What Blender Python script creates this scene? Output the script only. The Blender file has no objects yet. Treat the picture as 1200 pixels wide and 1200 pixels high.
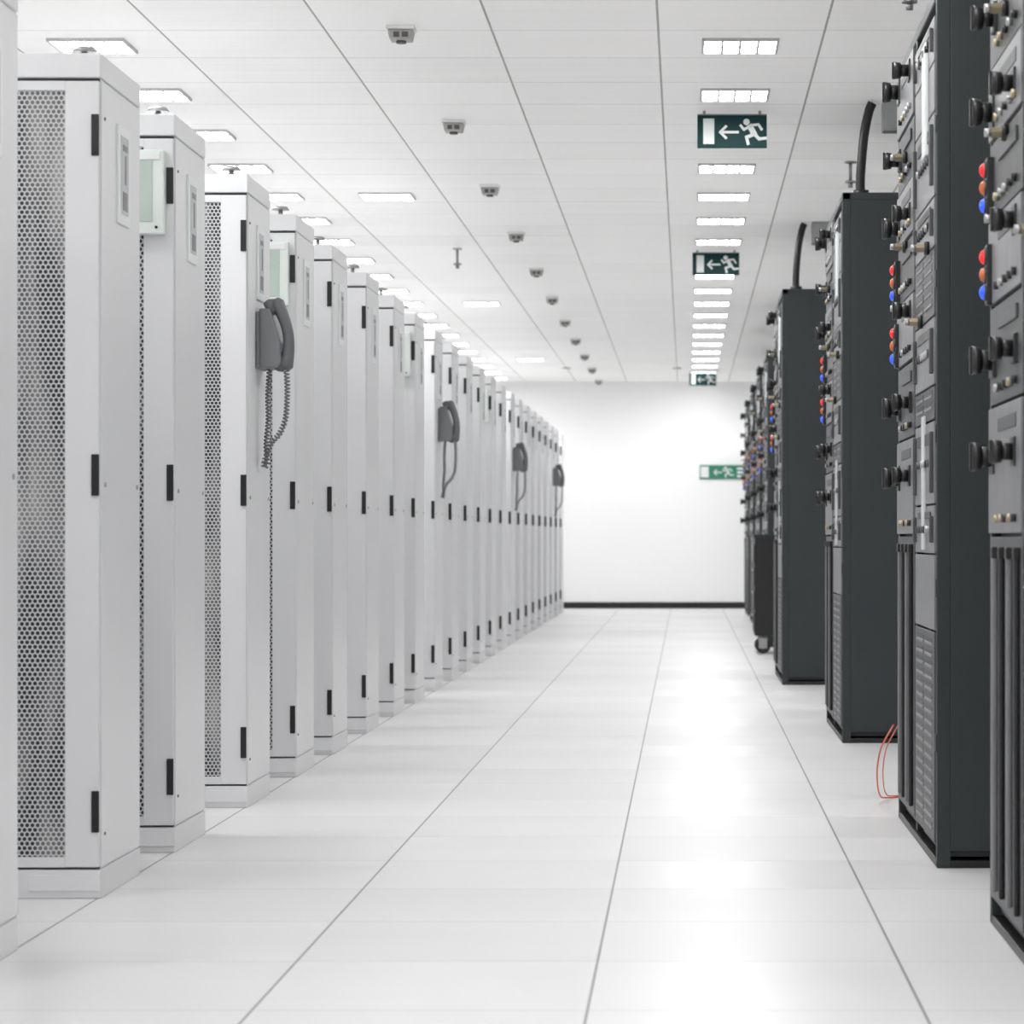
import bpy, bmesh, math, random
from mathutils import Vector, Matrix
random.seed(7)
scene = bpy.context.scene
EYE = 0.858; CEIL = 2.68; FPX = 3420.0; WALLY = 34.5

# ------------------------------------------------------------ materials
def new_mat(name):
    m = bpy.data.materials.new(name); m.use_nodes = True
    nt = m.node_tree
    return m, nt, nt.nodes["Principled BSDF"]

def noise_mat(name, col, rough=0.5, metal=0.0, var=0.04, scale=6.0, stretch=(1, 1, 1), emis=None, estr=0.0, spec=0.5):
    m, nt, b = new_mat(name)
    tc = nt.nodes.new("ShaderNodeTexCoord")
    nz = nt.nodes.new("ShaderNodeTexNoise"); nz.inputs["Scale"].default_value = scale; nz.inputs["Detail"].default_value = 0
    mx = nt.nodes.new("ShaderNodeMix"); mx.data_type = 'RGBA'
    mx.inputs["A"].default_value = tuple(max(0, c * (1 - var)) for c in col) + (1,)
    mx.inputs["B"].default_value = tuple(min(1, c * (1 + var)) for c in col) + (1,)
    nt.links.new(tc.outputs["Object"], nz.inputs["Vector"])
    nt.links.new(nz.outputs["Fac"], mx.inputs["Factor"])
    nt.links.new(mx.outputs["Result"], b.inputs["Base Color"])
    b.inputs["Roughness"].default_value = rough; b.inputs["Metallic"].default_value = metal
    b.inputs["Specular IOR Level"].default_value = spec
    if emis:
        b.inputs["Emission Color"].default_value = tuple(emis) + (1,)
        b.inputs["Emission Strength"].default_value = estr
    return m

def M(nt, op, a, b=None, c=None, clamp=False):
    n = nt.nodes.new("ShaderNodeMath"); n.operation = op; n.use_clamp = clamp
    for i, v in enumerate((a, b, c)):
        if v is None: continue
        if isinstance(v, (int, float)): n.inputs[i].default_value = v
        else: nt.links.new(v, n.inputs[i])
    return n.outputs[0]

def tile_mat(name, col, joint, x0, y0, size, wx, wy, sy, rough, var, tvar, streak=None, rvar=0.0, estr=0.0, spec=0.5):
    m, nt, b = new_mat(name)
    b.inputs["Specular IOR Level"].default_value = spec
    tc = nt.nodes.new("ShaderNodeTexCoord"); sp = nt.nodes.new("ShaderNodeSeparateXYZ")
    nt.links.new(tc.outputs["Object"], sp.inputs[0])
    def axis(o, off, w):
        u = M(nt, 'DIVIDE', M(nt, 'SUBTRACT', o, off), size)
        fr = M(nt, 'FRACT', u)
        d = M(nt, 'MULTIPLY', M(nt, 'MINIMUM', fr, M(nt, 'SUBTRACT', 1.0, fr)), size)
        return M(nt, 'LESS_THAN', d, w), M(nt, 'FLOOR', u)
    jx, fx = axis(sp.outputs["X"], x0, wx)
    jy, fy = axis(sp.outputs["Y"], y0, wy)
    mask = M(nt, 'MAXIMUM', jx, M(nt, 'MULTIPLY', jy, sy))
    cb = nt.nodes.new("ShaderNodeCombineXYZ"); nt.links.new(fx, cb.inputs[0]); nt.links.new(fy, cb.inputs[1])
    wn = nt.nodes.new("ShaderNodeTexWhiteNoise"); wn.noise_dimensions = '3D'; nt.links.new(cb.outputs[0], wn.inputs["Vector"])
    mp = nt.nodes.new("ShaderNodeMapping"); mp.inputs["Scale"].default_value = streak or (1, 1, 1)
    nz = nt.nodes.new("ShaderNodeTexNoise"); nz.inputs["Scale"].default_value = 1.0; nz.inputs["Detail"].default_value = 2
    nt.links.new(tc.outputs["Object"], mp.inputs[0]); nt.links.new(mp.outputs[0], nz.inputs["Vector"])
    f = M(nt, 'ADD', M(nt, 'MULTIPLY', wn.outputs["Value"], tvar), M(nt, 'MULTIPLY', nz.outputs["Fac"], var))
    br = M(nt, 'SUBTRACT', 1.0 + (tvar + var) / 2, f)
    sc = nt.nodes.new("ShaderNodeVectorMath"); sc.operation = 'SCALE'
    sc.inputs[0].default_value = col; nt.links.new(br, sc.inputs["Scale"])
    mx = nt.nodes.new("ShaderNodeMix"); mx.data_type = 'RGBA'
    nt.links.new(mask, mx.inputs["Factor"]); nt.links.new(sc.outputs[0], mx.inputs["A"])
    mx.inputs["B"].default_value = tuple(joint) + (1,)
    nt.links.new(mx.outputs["Result"], b.inputs["Base Color"])
    if rvar:
        r = M(nt, 'ADD', rough - rvar / 2, M(nt, 'MULTIPLY', wn.outputs["Value"], rvar))
        nt.links.new(r, b.inputs["Roughness"])
    else: b.inputs["Roughness"].default_value = rough
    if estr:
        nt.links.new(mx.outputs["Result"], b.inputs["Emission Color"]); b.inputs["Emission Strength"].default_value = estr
    return m

def perf_mat(name):
    """hexagonal perforated steel sheet, hole pitch 12.5 mm"""
    m, nt, b = new_mat(name)
    a = 0.0125
    tc = nt.nodes.new("ShaderNodeTexCoord"); sp = nt.nodes.new("ShaderNodeSeparateXYZ")
    nt.links.new(tc.outputs["Object"], sp.inputs[0])
    u = M(nt, 'DIVIDE', sp.outputs["X"], a); v = M(nt, 'DIVIDE', sp.outputs["Z"], a * 1.732)
    def dist(off):
        fu = M(nt, 'SUBTRACT', M(nt, 'FRACT', M(nt, 'ADD', u, off)), 0.5)
        fv = M(nt, 'MULTIPLY', M(nt, 'SUBTRACT', M(nt, 'FRACT', M(nt, 'ADD', v, off)), 0.5), 1.732)
        return M(nt, 'SQRT', M(nt, 'ADD', M(nt, 'MULTIPLY', fu, fu), M(nt, 'MULTIPLY', fv, fv)))
    d = M(nt, 'MINIMUM', dist(10.0), dist(10.5))
    hole = M(nt, 'LESS_THAN', d, 0.375)  # holes are painted on, the dim cabinet inside put in as dark colour
    mp = nt.nodes.new("ShaderNodeMapping"); mp.inputs["Scale"].default_value = (14, 1, 2.6)
    nz = nt.nodes.new("ShaderNodeTexNoise"); nz.inputs["Scale"].default_value = 1.0; nz.inputs["Detail"].default_value = 2
    oi = nt.nodes.new("ShaderNodeObjectInfo")
    nt.links.new(tc.outputs["Object"], mp.inputs[0]); nt.links.new(oi.outputs["Location"], mp.inputs["Location"])
    nt.links.new(mp.outputs[0], nz.inputs["Vector"])
    cr = nt.nodes.new("ShaderNodeValToRGB")
    cr.color_ramp.elements[0].position = 0.42; cr.color_ramp.elements[0].color = (0.02, 0.021, 0.023, 1)
    cr.color_ramp.elements[1].position = 0.72; cr.color_ramp.elements[1].color = (0.32, 0.31, 0.30, 1)
    nt.links.new(nz.outputs["Fac"], cr.inputs[0])
    mx = nt.nodes.new("ShaderNodeMix"); mx.data_type = 'RGBA'
    nt.links.new(hole, mx.inputs["Factor"]); mx.inputs["A"].default_value = (0.60, 0.61, 0.62, 1)
    nt.links.new(cr.outputs[0], mx.inputs["B"])
    nt.links.new(mx.outputs["Result"], b.inputs["Base Color"])
    b.inputs["Roughness"].default_value = 0.45
    return m

MAT = dict(
    rack=noise_mat("rack_light_grey_paint", (0.79, 0.795, 0.805), 0.38, var=0.02, scale=2),
    rackside=noise_mat("rack_side_paint", (0.82, 0.825, 0.835), 0.34, var=0.03, scale=1.5),
    perf=perf_mat("perforated_steel"),
    black=noise_mat("black_plastic", (0.012, 0.012, 0.013), 0.4),
    gap=noise_mat("seam_shade_and_screw_grey", (0.10, 0.10, 0.11), 0.8),
    white=noise_mat("white_plastic", (0.88, 0.90, 0.90), 0.4, var=0.01),
    frame=noise_mat("luminaire_frame", (0.60, 0.60, 0.60), 0.5, var=0.01),
    paper=noise_mat("label_paper", (0.62, 0.63, 0.64), 0.6),
    screen=noise_mat("display_glass", (0.52, 0.62, 0.56), 0.15, var=0.05, scale=12),
    screenframe=noise_mat("display_frame", (0.82, 0.88, 0.84), 0.4),
    dark=noise_mat("dark_cabinet_paint", (0.036, 0.043, 0.045), 0.5, var=0.06, scale=3, spec=0.35),
    darkpost=noise_mat("dark_cabinet_post", (0.020, 0.023, 0.025), 0.45, spec=0.35),
    grey=noise_mat("equipment_grey", (0.19, 0.193, 0.20), 0.4, var=0.15, scale=14),
    grey2=noise_mat("equipment_dark_grey", (0.07, 0.073, 0.078), 0.45, var=0.2, scale=14),
    steel=noise_mat("brushed_steel", (0.40, 0.40, 0.40), 0.35, metal=0.85, var=0.1, scale=20),
    brass=noise_mat("brass_fitting", (0.38, 0.33, 0.22), 0.35, metal=0.8),
    red=noise_mat("red_lamp", (0.60, 0.010, 0.01), 0.2, emis=(1, 0.015, 0.01), estr=0.45),
    orange=noise_mat("amber_lamp", (0.42, 0.09, 0.02), 0.2, emis=(1, 0.22, 0.02), estr=0.12),
    blue=noise_mat("blue_lamp", (0.015, 0.06, 0.60), 0.2, emis=(0.02, 0.10, 1), estr=0.7),
    phone=noise_mat("phone_grey_plastic", (0.125, 0.13, 0.138), 0.42, var=0.05),
    phonebase=noise_mat("phone_base_plastic", (0.19, 0.195, 0.205), 0.45, var=0.05),
    cord=noise_mat("phone_cord", (0.18, 0.185, 0.195), 0.5),
    green=noise_mat("sign_dark_green", (0.006, 0.040, 0.042), 0.55, spec=0.2),
    green2=noise_mat("sign_green", (0.02, 0.20, 0.12), 0.5),
    signwhite=noise_mat("sign_white", (0.80, 0.84, 0.83), 0.5),
    det=noise_mat("detector_plastic", (0.50, 0.49, 0.47), 0.5),
    detdark=noise_mat("detector_dark", (0.13, 0.125, 0.12), 0.5),
    lamp=noise_mat("luminaire_diffuser", (0.9, 0.9, 0.9), 0.5, emis=(1, 1, 1), estr=38.0),
    wall=noise_mat("wall_white_paint", (0.95, 0.952, 0.955), 0.7, var=0.003, scale=0.5),
    base=noise_mat("black_skirting", (0.010, 0.010, 0.011), 0.5),
    orangecable=noise_mat("orange_fibre_cable", (0.75, 0.14, 0.06), 0.4),
    boxgrey=noise_mat("junction_box_grey", (0.33, 0.34, 0.34), 0.5),
)
MAT['floor'] = tile_mat("raised_floor_tiles", (0.80, 0.792, 0.796), (0.26, 0.26, 0.265), -0.1785 - 0.607 * 12, 0.35 - 6, 0.607, 0.0027, 0.0020, 0.55, 0.36, 0.06, 0.07, streak=(0.8, 3, 1), rvar=0.10, spec=0.30)
MAT['ceil'] = tile_mat("metal_ceiling_panels_fill_glow", (0.85, 0.845, 0.835), (0.30, 0.295, 0.29), -0.1 - 6, 10.82 + 0.3 - 24, 0.6, 0.0042, 0.0070, 0.36, 0.45, 0.12, 0.08, streak=(0.6, 22, 1), estr=0.145)  # even glow added to the panels as fill light for the room

# ------------------------------------------------------------ mesh builder
class MB:
    def __init__(s):
        s.bm = bmesh.new(); s.mats = []
    def mi(s, k):
        m = MAT[k]
        if m not in s.mats: s.mats.append(m)
        return s.mats.index(m)
    def box(s, x0, x1, y0, y1, z0, z1, mat, bev=0.0):
        mtx = Matrix.Translation(((x0 + x1) / 2, (y0 + y1) / 2, (z0 + z1) / 2)) @ Matrix.Diagonal((x1 - x0, y1 - y0, z1 - z0, 1))
        r = bmesh.ops.create_cube(s.bm, size=1.0, matrix=mtx)
        vs = r['verts']; k = s.mi(mat)
        for f in {f for v in vs for f in v.link_faces}: f.material_index = k
        if bev > 0:
            es = list({e for v in vs for e in v.link_edges})
            bmesh.ops.bevel(s.bm, geom=es, offset=bev, segments=2, profile=0.5, affect='EDGES', material=k)
    def quad(s, pts, mat):
        f = s.bm.faces.new([s.bm.verts.new(p) for p in pts]); f.material_index = s.mi(mat)
    def cyl(s, c, r, h, axis, mat, seg=20, r2=None, smooth=True):
        rot = {'x': Matrix.Rotation(math.pi / 2, 4, 'Y'), 'y': Matrix.Rotation(-math.pi / 2, 4, 'X'), 'z': Matrix.Identity(4)}[axis]
        g = bmesh.ops.create_cone(s.bm, cap_ends=True, segments=seg, radius1=r, radius2=r if r2 is None else r2, depth=h, matrix=Matrix.Translation(c) @ rot)
        k = s.mi(mat)
        for f in {f for v in g['verts'] for f in v.link_faces}:
            f.material_index = k; f.smooth = smooth and len(f.verts) == 4
    def dome(s, c, r, mat, sx=1.0):
        g = bmesh.ops.create_uvsphere(s.bm, u_segments=16, v_segments=10, radius=r, matrix=Matrix.Translation(c) @ Matrix.Diagonal((sx, 1, 1, 1)))
        k = s.mi(mat)
        for f in {f for v in g['verts'] for f in v.link_faces}: f.material_index = k; f.smooth = True
    def prism(s, pts, y0, y1, mat, bev=0.0):
        """polygon in xz extruded on y"""
        a = [s.bm.verts.new((x, y0, z)) for x, z in pts]; b = [s.bm.verts.new((x, y1, z)) for x, z in pts]
        k = s.mi(mat); n = len(pts); fs = [s.bm.faces.new(a), s.bm.faces.new(b[::-1])]
        for i in range(n): fs.append(s.bm.faces.new((a[(i + 1) % n], a[i], b[i], b[(i + 1) % n])))
        for f in fs: f.material_index = k
        bmesh.ops.recalc_face_normals(s.bm, faces=fs)
        if bev > 0:
            es = list({e for f in fs for e in f.edges})
            bmesh.ops.bevel(s.bm, geom=es, offset=bev, segments=2, profile=0.5, affect='EDGES', material=k)
    def tube(s, pts, rad, mat, seg=8, squash=1.0):
        k = s.mi(mat); pts = [Vector(p) for p in pts]; n = len(pts); rings = []
        up = Vector((0, 1, 0))
        for i, p in enumerate(pts):
            t = (pts[min(i + 1, n - 1)] - pts[max(i - 1, 0)]).normalized()
            u = up - t * up.dot(t)
            if u.length < 1e-3: u = Vector((1, 0, 0)) - t * t.x
            u.normalize(); w = t.cross(u); r = rad[i] if isinstance(rad, list) else rad
            rings.append([s.bm.verts.new(p + (u * math.cos(2 * math.pi * j / seg) * squash + w * math.sin(2 * math.pi * j / seg)) * r) for j in range(seg)])
            up = u
        fs = []
        for i in range(n - 1):
            for j in range(seg):
                fs.append(s.bm.faces.new((rings[i][j], rings[i][(j + 1) % seg], rings[i + 1][(j + 1) % seg], rings[i + 1][j])))
        for f in fs: f.smooth = True
        fs.append(s.bm.faces.new(rings[0][::-1])); fs.append(s.bm.faces.new(rings[-1]))
        for f in fs: f.material_index = k
    def mesh(s, name):
        me = bpy.data.meshes.new(name); s.bm.to_mesh(me); s.bm.free()
        for m in s.mats: me.materials.append(m)
        return me

def obj(name, me, loc=(0, 0, 0)):
    o = bpy.data.objects.new(name, me); o.location = loc
    scene.collection.objects.link(o); return o

def single(name, fn, loc=(0, 0, 0)):
    mb = MB(); fn(mb); return obj(name, mb.mesh(name), loc)

def smoothpath(key, n):
    key = [Vector(k) for k in key]; path = []
    for i in range(len(key) - 1):
        p0 = key[max(i - 1, 0)]; p1 = key[i]; p2 = key[i + 1]; p3 = key[min(i + 2, len(key) - 1)]
        for s in range(n):
            t = s / n
            path.append(.5 * ((2 * p1) + (-p0 + p2) * t + (2 * p0 - 5 * p1 + 4 * p2 - p3) * t * t + (-p0 + 3 * p1 - 3 * p2 + p3) * t ** 3))
    path.append(key[-1]); return path

# ------------------------------------------------------------ room shell
XL, XR, YB = -6.4, 2.4, -5.0
single("floor", lambda b: b.box(XL, XR, YB, WALLY, -0.1, 0, 'floor'))
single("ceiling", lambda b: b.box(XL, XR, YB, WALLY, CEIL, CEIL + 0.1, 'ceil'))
single("wall_far", lambda b: b.box(XL - .1, XR + .1, WALLY, WALLY + 0.1, -0.1, CEIL + .1, 'wall'))
single("wall_back", lambda b: b.box(XL - .1, XR + .1, YB - .1, YB, -0.1, CEIL + .1, 'wall'))
single("wall_left", lambda b: b.box(XL - .1, XL, YB, WALLY, -0.1, CEIL + .1, 'wall'))
single("wall_right", lambda b: b.box(XR, XR + .1, YB, WALLY, -0.1, CEIL + .1, 'wall'))
single("baseboard_far", lambda b: b.box(XL, XR, WALLY - .02, WALLY, 0, 0.075, 'base', 0.004))

# ------------------------------------------------------------ luminaires
def lum(b):
    h = 0.142
    for (x0, x1, y0, y1) in ((-h, h, -h, -h + .01), (-h, h, h - .01, h), (-h, -h + .01, -h + .01, h - .01), (h - .01, h, -h + .01, h - .01)):
        b.box(x0, x1, y0, y1, -0.012, 0, 'frame')
    q = h - .01
    b.quad([(-q, -q, -.003), (-q, q, -.003), (q, q, -.003), (q, -q, -.003)], 'lamp')
    for i in (-1, 0, 1): b.box(i * .066 - .005, i * .066 + .005, -h + .01, h - .01, -0.012, -0.004, 'frame')
    b.box(-h + .01, h - .01, -.005, .005, -0.0119, -0.004, 'frame')
mb = MB(); lum(mb); LUM = mb.mesh("ceiling_light")
for cx in (0.2, -2.2, -4.6):
    for k in range(-12, 20):
        y = 10.82 + 1.2 * k
        if YB + .3 < y < WALLY - .3: obj("ceiling_light", LUM, (cx, y, CEIL))
for y in (-3.6, 1.22, 8.42, 15.62, 22.82, 30.02): obj("ceiling_light", LUM, (-1.6, y, CEIL))

# directional downlights aimed at the end wall
def can(b):
    b.cyl((0, 0, -.006), .05, .012, 'z', 'frame', 24)
    b.cyl((0, 0, -.014), .034, .006, 'z', 'white', 24)
mb = MB(); can(mb); CAN = mb.mesh("downlight")
for x in (-3.4, -1.3, -0.1, 1.1):
    o = obj("downlight", CAN, (x, 31.6, CEIL))
    L = bpy.data.lights.new("spot", 'SPOT'); L.energy = 44; L.spot_size = math.radians(95); L.spot_blend = 1.0; L.shadow_soft_size = 0.05
    lo = bpy.data.objects.new("lamp_spot", L); scene.collection.objects.link(lo); lo.parent = o
    lo.location = (0, 0, -.09)
    lo.rotation_euler = (Vector((0, WALLY - 31.6, 0.75 - CEIL))).to_track_quat('-Z', 'Y').to_euler()

# ------------------------------------------------------------ left racks
RW, RD, RH = 0.6, 0.5, 2.0
def rack(b, display=False):
    W = RW - 0.006
    b.box(-W + .004, -.005, .022, RD - .004, 0.0, RH - .006, 'rack')
    b.box(-W, 0, 0, RD, 1.942, RH, 'rackside', 0.003)
    b.box(-W, 0, 0, RD, 0.0, 0.068, 'rack', 0.003)
    b.box(-.17, -.002, -.004, 0.001, .018, .056, 'rackside', .0015)
    b.box(-.006, 0, .016, RD - .006, 0.073, 1.937, 'rackside', 0.002)
    b.box(-W, -W + .006, .016, RD - .006, 0.073, 1.937, 'rackside', 0.002)
    b.box(-W + .02, -.02, RD - .006, RD, .073, 1.937, 'rack')
    b.box(-W + .006, -.006, .014, .0225, .069, 1.941, 'gap')  # dark sheet behind the door seams, their shade put in as colour
    z0, z1 = .074, 1.934
    b.box(-.085, -.004, 0, .014, z0, z1, 'rack', .0025)
    b.box(-W + .003, -W + .055, 0, .014, z0, z1, 'rack', .0025)
    b.box(-W + .055, -.085, .0005, .014, z0, .098, 'rack')
    b.box(-W + .055, -.085, .0005, .014, 1.912, z1, 'rack')
    b.box(-W + .054, -.084, .005, .012, .097, 1.913, 'perf')
    for hz in (.157, .953, 1.757):
        b.box(-.0215, -.0035, -.006, .002, hz, hz + .098, 'black', .0015)
    b.box(-W + .018, -W + .042, -.014, .001, .95, 1.12, 'black', .003)
    # card holder on the aisle flank
    b.box(-.0005, .006, .19, .335, 1.62, 1.86, 'white', .002)
    b.box(.004, .0072, .215, .31, 1.645, 1.835, 'paper')
    b.box(.0072, .0082, .235, .29, 1.80, 1.815, 'grey')
    b.box(.0072, .0082, .235, .29, 1.655, 1.70, 'grey')
    b.prism([(.0072, 1.72), (.0082, 1.72), (.0082, 1.79), (.0072, 1.79)], .262, .276, 'grey')
    for yy in (.05, RD - .05):
        b.cyl((.001, yy, .98), .006, .004, 'x', 'steel', 12)
    for zz in (.15, 1.85):
        b.cyl((.001, .045, zz), .004, .003, 'x', 'gap', 10)
    # lifting mushroom bolt on the roof
    b.cyl((-.09, .25, RH + .004), .026, .008, 'z', 'steel', 20)
    b.cyl((-.09, .25, RH + .024), .008, .038, 'z', 'steel', 16)
    b.cyl((-.09, .25, RH + .048), .032, .012, 'z', 'steel', 20, r2=.024)
    if display:
        b.box(-.34, -.024, -.034, .001, 1.672, 1.90, 'screenframe', .004)
        b.box(-.315, -.055, -.0365, -.030, 1.705, 1.872, 'screen', .001)
        b.box(-.33, -.034, -.038, -.033, 1.872, 1.893, 'white', .001)
        b.cyl((-.044, -.036, 1.69), .004, .004, 'y', 'black', 10)
mb = MB(); rack(mb); R1 = mb.mesh("server_rack")
mb = MB(); rack(mb, True); R2 = mb.mesh("server_rack_display")
XC = -1.384
rows = [4.2, 5.55, 6.90, 7.90, 9.21, 10.36, 11.43, 12.65, 13.84, 14.93] + [16.1 + 1.17 * k for k in range(15)]
disp = {3, 5, 9, 14, 19}
for i, y in enumerate(rows):
    for c in range(3):
        obj("server_rack", R2 if (i in disp and c == 0) else R1, (XC - c * (RW + .002), y, 0))

# ------------------------------------------------------------ telephones
def phone(b):
    b.box(0.0005, .012, -.085, .085, .0, .185, 'phonebase', .004)
    b.prism([(.010, .004), (.070, .004), (.082, .02), (.078, .09), (.046, .195), (.010, .195)], -.08, .08, 'phonebase', .006)
    for r in range(3):
        for c in range(3):
            z = .035 + r * .02
            b.box(.078, .084, .0 + c * .022, .015 + c * .022, z, z + .012, 'phone', .001)
    P = []; R = []; n = 18
    for i in range(n + 1):
        t = i / n
        x = .058 + .032 * t + .026 * math.sin(math.pi * t); z = .226 - .228 * t
        P.append((x, -.045, z)); e = abs(t - .5) * 2
        R.append(.018 + .007 * e ** 2.2 if 0 < i < n else .014)
    b.tube(P, R, 'phone', 14, squash=1.3)
    b.tube([(.030, -.045, .193), (.044, -.045, .200), (.060, -.045, .204)], [.024, .028, .025], 'phone', 16)
    b.tube([(.062, -.045, .024), (.076, -.045, .020), (.092, -.045, .014)], [.024, .028, .024], 'phone', 16)
    path = smoothpath([(.094, -.045, -.002), (.098, -.05, -.06), (.094, -.055, -.15), (.074, -.05, -.205), (.047, -.045, -.235), (.026, -.04, -.285), (.020, -.035, -.315),
           (.030, -.03, -.30), (.026, -.02, -.24), (.032, -.015, -.16), (.030, -.01, -.08), (.035, -.01, .006)], 60)
    pts = []; L = 0
    for i, p in enumerate(path):
        if i: L += (p - path[i - 1]).length
        q = path[min(i + 1, len(path) - 1)] - path[max(i - 1, 0)]; q.normalize()
        u = Vector((0, 1, 0)); u = (u - q * u.dot(q)).normalized(); w = q.cross(u)
        a = L / .0115 * 2 * math.pi
        pts.append(p + (u * math.cos(a) + w * math.sin(a)) * .0075)
    b.tube(pts, .003, 'cord', 5)
mb = MB(); phone(mb); PH = mb.mesh("telephone")
for y, z in ((9.46, 1.395), (16.35, 1.385), (23.37, 1.375), (30.39, 1.375)):
    obj("telephone", PH, (XC + .0005, y, z))

# ------------------------------------------------------------ right dark equipment racks
EH = 2.28; EL = 1.36; ED = 0.85
def knob(b, y, z, s=1.0):
    b.box(-.012, .0, y - .040 * s, y + .040 * s, z - .038 * s, z + .038 * s, 'black', .003)
    b.cyl((-.024, y, z), .022 * s, .028, 'x', 'black', 20)
    b.cyl((-.043, y, z), .032 * s, .020, 'x', 'black', 20, r2=.028 * s)
    b.box(-.058, -.050, y - .007, y + .007, z - .030 * s, z + .030 * s, 'black', .002)
def fitting(b, y, z):
    b.cyl((-.010, y, z), .018, .014, 'x', 'black', 16)
    b.cyl((-.026, y, z), .012, .024, 'x', 'brass', 6, smooth=False)
    b.cyl((-.044, y, z), .009, .016, 'x', 'steel', 14)
def lamps(b, y, z):
    b.box(-.018, 0, y - .024, y + .024, z - .066, z + .066, 'black', .003)
    for i, m in enumerate(('blue', 'orange', 'red')):
        zz = z - .039 + i * .039
        b.cyl((-.020, y, zz), .0180, .006, 'x', 'grey2', 16)
        b.dome((-.022, y, zz), .0155, m, 0.7)
def eqrack(b):
    b.box(.02, ED - .004, .008, EL - .006, .03, EH - .004, 'darkpost')
    b.box(.035, ED - .035, .0, .010, .045, EH - .03, 'dark', .003)
    b.box(.035, ED - .035, EL - .008, EL, .045, EH - .03, 'dark', .003)
    b.box(0, .036, 0, .03, 0.0, EH, 'dark', .003)
    b.box(ED - .036, ED, 0, .03, 0.0, EH, 'dark', .003)
    b.box(0, .036, EL - .03, EL, 0.0, EH, 'dark', .003)
    b.box(ED - .036, ED, EL - .03, EL, 0.0, EH, 'dark', .003)
    b.box(0.002, .036, EL / 2 - .02, EL / 2 + .02, 0.03, EH - .02, 'darkpost', .002)
    b.box(.0, ED, 0, EL, EH - .032, EH, 'dark', .004)
    b.box(.0, ED, 0.001, EL - .001, .0, .020, 'black', .003)
    for zz in (.3, .7, 1.1, 1.5, 1.9):
        b.cyl((ED - .02, -.0005, zz), .004, .003, 'y', 'steel', 8)
        b.box(-.003, .001, .004, .024, zz, zz + .045, 'black', .001)
    # near bay : blanking, vents and label strips
    y0, y1 = .034, EL / 2 - .024
    z = .06; rnd = random.Random(3)
    plan = [(.55, 'vent'), (.20, 'plain'), (.13, 'mod'), (.22, 'mod'), (.09, 'vent'), (.18, 'mod'), (.18, 'vent'), (.13, 'mod'), (.22, 'mod'), (.13, 'plain'), (.12, 'mod')]
    for h, kind in plan:
        if z + h > EH - .04: h = EH - .04 - z
        if h < .03: break
        m = 'grey' if kind != 'vent' else 'grey2'
        b.box(-.004, .024, y0, y1, z + .003, z + h - .003, m, .002)
        if kind == 'vent':
            n = int(h / .03)
            for i in range(n - 1):
                zz = z + .03 + i * .03
                for (a, c) in ((.06, .28), (.34, .56)):
                    b.box(-.0065, -.003, y0 + a, y0 + c, zz, zz + .008, 'grey', .001)
                    b.box(-.0050, -.003, y0 + a, y0 + c, zz + .010, zz + .020, 'black')
        if kind == 'mod':
            b.box(-.014, -.003, y0 + .03, y0 + .05, z + .03, z + h - .03, 'grey2', .003)
            b.box(-.014, -.003, y1 - .05, y1 - .03, z + .03, z + h - .03, 'grey2', .003)
            for i in range(6):
                b.cyl((-.009, y0 + .12 + i * .07, z + h * .5), .010, .010, 'x', ('black', 'steel', 'black', 'grey2')[rnd.randrange(4)], 12)
            b.box(-.007, -.003, y0 + .1, y1 - .12, z + h * .72, z + h * .86, 'black')
        z += h
    b.box(-.012, -.003, .22, .34, 1.87, 2.17, 'signwhite', .002)
    b.box(-.010, -.003, .30, .38, .82, 1.18, 'paper', .002)
    # far bay : breakers, lamps, busbars
    y0, y1 = EL / 2 + .024, EL - .034
    zs = [.06, .86, 1.14, 1.36, 1.55, 1.72, 1.88, 2.05, EH - .04]
    for i in range(len(zs) - 1):
        b.box(-.003 - .004 * (i % 2), .024, y0, y1, zs[i] + .004, zs[i + 1] - .004, 'grey' if i % 2 else 'grey2', .002)
        for k in range(5):
            if i: b.cyl((-.011, y0 + .09 + k * .085, zs[i] + .035), .009, .012, 'x', ('steel', 'black', 'black', 'brass')[rnd.randrange(4)], 12)
        if i: b.box(-.009, -.003, y0 + .08, y1 - .2, zs[i + 1] - .06, zs[i + 1] - .03, 'grey2', .002)
    for zz in (1.03, 1.24, 1.78, 2.19):
        knob(b, y1 - .09, zz); knob(b, y0 + .12, zz, .8)
    knob(b, y1 - .12, 1.98, .85); knob(b, y0 + .10, 1.50, .8)
    for zz in (1.52, 1.70, 1.96): fitting(b, y0 + .27, zz)
    fitting(b, .20, 1.62); fitting(b, .42, 1.44)
    lamps(b, y1 - .05, 1.62); lamps(b, y1 - .05, 1.43)
    for k, yy in enumerate((y0 + .06, y0 + .20, y0 + .34, y0 + .48)):
        b.box(-.015, -.003, yy - .009, yy + .009, .09, .83, 'grey' if k % 2 else 'black', .004)
        b.box(-.017, -.003, yy - .014, yy + .014, .81, .835, 'black', .003)
mb = MB(); eqrack(mb); EQ = mb.mesh("equipment_rack")
for (x, y) in ((.675, 5.12), (.647, 7.53), (.647, 12.08), (.554, 16.8), (.63, 22.5), (.64, 25.3), (.65, 28.3), (.665, 31.4)):
    obj("equipment_rack", EQ, (x, y, 0))

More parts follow.
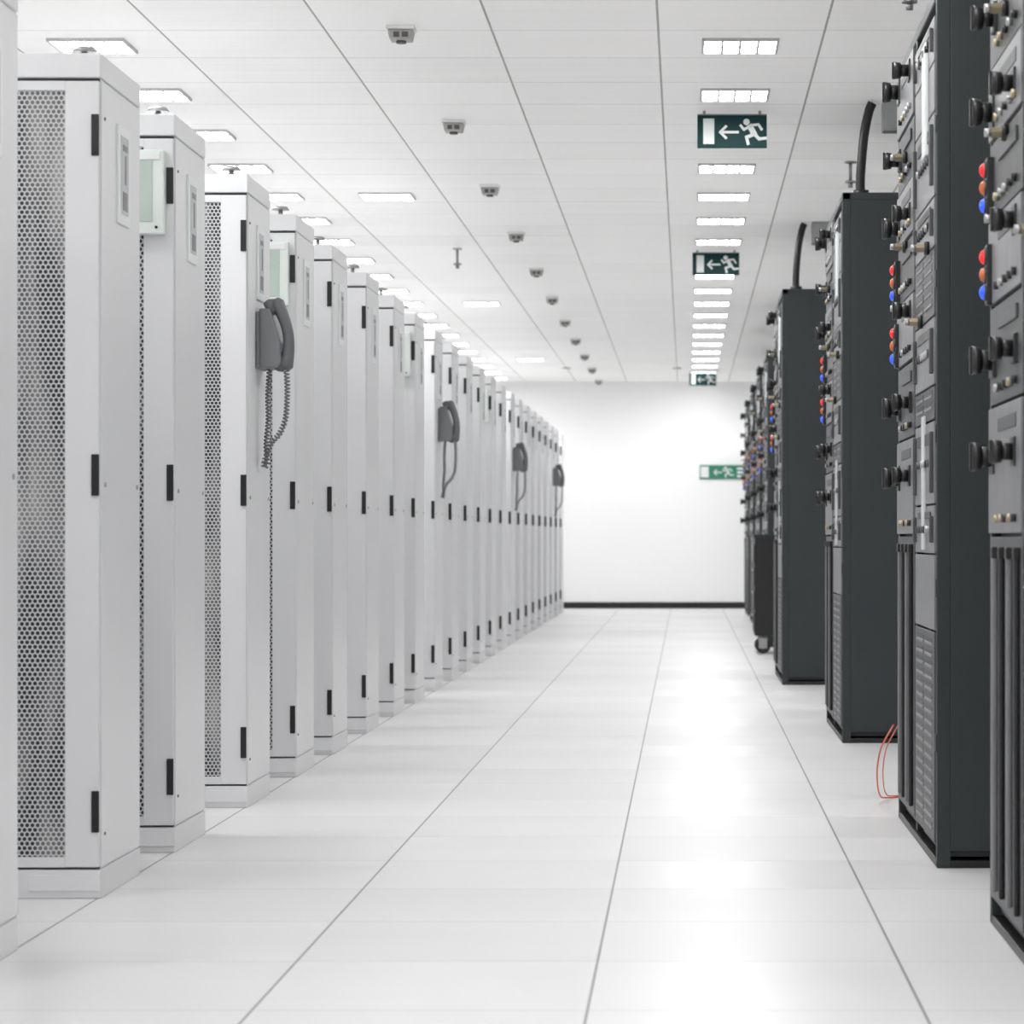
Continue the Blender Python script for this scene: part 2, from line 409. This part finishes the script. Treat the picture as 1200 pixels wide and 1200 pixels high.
# roof cables and junction boxes
def riser(b):
    b.tube(smoothpath([(0, 0, .003), (-.002, 0, .06), (.004, 0, .16), (.016, 0, .27), (.034, 0, .355), (.048, 0, .390)], 5), .020, 'black', 14)
    b.cyl((0, 0, .014), .034, .022, 'z', 'black', 20)
def jbox(b):
    b.box(0, .10, -.05, .05, -.13, 0, 'boxgrey', .005)
    b.box(.008, .092, -.056, -.049, -.12, -.012, 'boxgrey', .003)
    b.cyl((-.001, 0, -.043), .024, .003, 'x', 'boxgrey', 16)
    for x in (.016, .084):
        for z in (-.022, -.11): b.cyl((x, -.057, z), .004, .003, 'y', 'steel', 8)
mb = MB(); riser(mb); RI = mb.mesh("power_cable")
mb = MB(); jbox(mb); JB = mb.mesh("junction_box")
for (x, y) in ((.647, 12.08), (.554, 16.8), (.647, 7.53), (.63, 22.5)):
    obj("power_cable", RI, (x + .085, y + .15, EH + .001))
    obj("junction_box", JB, (x + .175, y + .15, CEIL))

# ------------------------------------------------------------ wheeled cart
def cart(b):
    W, D = .5, .45
    b.box(0, W, 0, D, .13, .86, 'black', .008)
    b.box(-.008, W + .008, -.008, D + .008, .84, .87, 'darkpost', .004)
    for i in range(4):
        b.box(-.006, .0, .03, D - .03, .16 + i * .165, .30 + i * .165, 'darkpost', .004)
        b.box(-.018, -.006, .12, D - .12, .27 + i * .165, .285 + i * .165, 'steel', .003)
    for x in (.06, W - .06):
        for y in (.06, D - .06):
            b.cyl((x, y, .112), .025, .04, 'z', 'steel', 14)
            b.box(x - .03, x + .03, y - .024, y - .019, .04, .115, 'steel')
            b.box(x - .03, x + .03, y + .019, y + .024, .04, .115, 'steel')
            b.cyl((x, y, .055), .055, .032, 'y', 'black', 24)
            b.cyl((x, y, .055), .02, .05, 'y', 'steel', 16)
single("utility_cart", cart, (.50, 21.2, 0))

# ------------------------------------------------------------ orange cable
def ocab(b):
    path = smoothpath([(.635, 8.93, .28), (.625, 9.0, .25), (.606, 9.10, .19), (.602, 9.2, .11), (.62, 9.35, .03), (.66, 9.5, .006), (.78, 9.6, .006), (.95, 9.65, .006)], 10)
    b.tube(path, .0028, 'orangecable', 8)
    b.tube([p + Vector((.02, .02, 0.004)) for p in path[4:]], .002, 'orangecable', 8)
single("fibre_cable", ocab)

# ------------------------------------------------------------ exit signs
def pict(b, ox, oz, s, y, mat='signwhite', door=True):
    def P(u, v): return (ox + u * s, oz - v * s)
    def quad(pts): b.prism([P(*p) for p in pts], y, y + .002, mat)
    def line(a, c, w):
        dx, dy = c[0] - a[0], c[1] - a[1]; L = math.hypot(dx, dy); nx, ny = -dy / L * w / 2, dx / L * w / 2
        ex, ey = dx / L * w * .3, dy / L * w * .3
        quad([(a[0] - ex + nx, a[1] - ey + ny), (c[0] + ex + nx, c[1] + ey + ny), (c[0] + ex - nx, c[1] + ey - ny), (a[0] - ex - nx, a[1] - ey - ny)])
    if door: quad([(7, 4), (20, 4), (20, 34), (7, 34)])
    line((27, 20), (48, 20), 3); line((27, 20), (34, 13), 3); line((27, 20), (34, 27), 3)
    quad([(58 + 3.8 * math.cos(k * math.pi / 8), 8 + 3.8 * math.sin(k * math.pi / 8)) for k in range(16)])
    line((62, 13), (67, 22), 6.5)
    line((62, 13), (55, 17), 3); line((55, 17), (51, 12), 3)
    line((63, 12), (72, 11), 3); line((72, 11), (76, 17), 3)
    line((66, 23), (58, 26), 4); line((58, 26), (60, 34), 3.5)
    line((68, 23), (73, 28), 4); line((73, 28), (81, 27), 3.5)
def exitsign(b):
    w, h = .298, .139; s = w / 82
    b.box(-w / 2, w / 2, 0, .025, -h, 0, 'green', .002)
    pict(b, -w / 2, 0, s, -.002)
    for x in (-w / 2 + .03, w / 2 - .03): b.box(x - .006, x + .006, .008, .018, 0, .021, 'boxgrey')
    b.box(-w / 2, w / 2, .005, .021, .0, .006, 'boxgrey')
mb = MB(); exitsign(mb); EX = mb.mesh("exit_sign")
for x, y in ((.197, 12.5), (.190, 18.6), (.183, 32.3)): obj("exit_sign", EX, (x, y, CEIL - .02))
def wallsign(b):
    w, h = .66, .165; s = h / 38
    b.box(0, w, 0, .02, -h, 0, 'green2', .002)
    b.prism([(.012, -.018), (.105, -.018), (.105, -h + .018), (.012, -h + .018)], -.002, 0, 'signwhite')
    pict(b, .05, 0, s, -.002, door=False)
    for r in range(3):
        b.prism([(.44, -.03 - r * .045), (.62, -.03 - r * .045), (.62, -.055 - r * .045), (.44, -.055 - r * .045)], -.002, 0, 'signwhite')
single("exit_direction_sign", wallsign, ((820 - 804) / 99.1, WALLY - .02, EYE + (628 - 545) / 99.1))

# ------------------------------------------------------------ ceiling detectors
def detector(b):
    b.box(-.052, .052, -.052, .052, -.014, 0, 'white', .004)
    b.prism([(-.046, -.014), (.046, -.014), (.038, -.05), (-.038, -.05)], -.042, .042, 'det', .004)
    b.box(-.024, -.004, -.046, -.040, -.042, -.024, 'detdark'); b.box(.006, .028, -.046, -.040, -.042, -.024, 'detdark')
    b.cyl((0, 0, -.054), .018, .010, 'z', 'detdark', 18)
mb = MB(); detector(mb); DT = mb.mesh("smoke_detector")
for k in range(11):
    obj("smoke_detector", DT, (-1.02, 10.45 + 2.36 * k, CEIL))
def sprinkler(b):
    b.cyl((0, 0, -.004), .03, .008, 'z', 'steel', 20)
    b.cyl((0, 0, -.05), .008, .09, 'z', 'steel', 12)
    b.cyl((0, 0, -.10), .026, .010, 'z', 'steel', 20)
    b.cyl((0, 0, -.115), .012, .026, 'z', 'steel', 12)
mb = MB(); sprinkler(mb); SP = mb.mesh("sprinkler")
for x, y in ((-1.45, 18.5), (.80, 14.2), (.72, 9.4)): obj("sprinkler", SP, (x, y, CEIL))

# ------------------------------------------------------------ world, camera, view
w = bpy.data.worlds.new("world"); scene.world = w; w.use_nodes = True
w.node_tree.nodes["Background"].inputs[0].default_value = (1, 1, 1, 1)
w.node_tree.nodes["Background"].inputs[1].default_value = 0.8
cam = bpy.data.cameras.new("camera"); co = bpy.data.objects.new("camera", cam); scene.collection.objects.link(co)
co.location = (0, 0, EYE); co.rotation_euler = (math.radians(90), 0, 0)
cam.sensor_width = 36; cam.lens = 36 * FPX / 1200
cam.shift_x = (600 - 804) / 1200; cam.shift_y = (628 - 600) / 1200
cam.clip_end = 200
cam.dof.use_dof = True; cam.dof.focus_distance = 9.2; cam.dof.aperture_fstop = 8.0
scene.camera = co
scene.view_settings.view_transform = 'Standard'
scene.view_settings.look = 'None'
scene.view_settings.exposure = 0.32
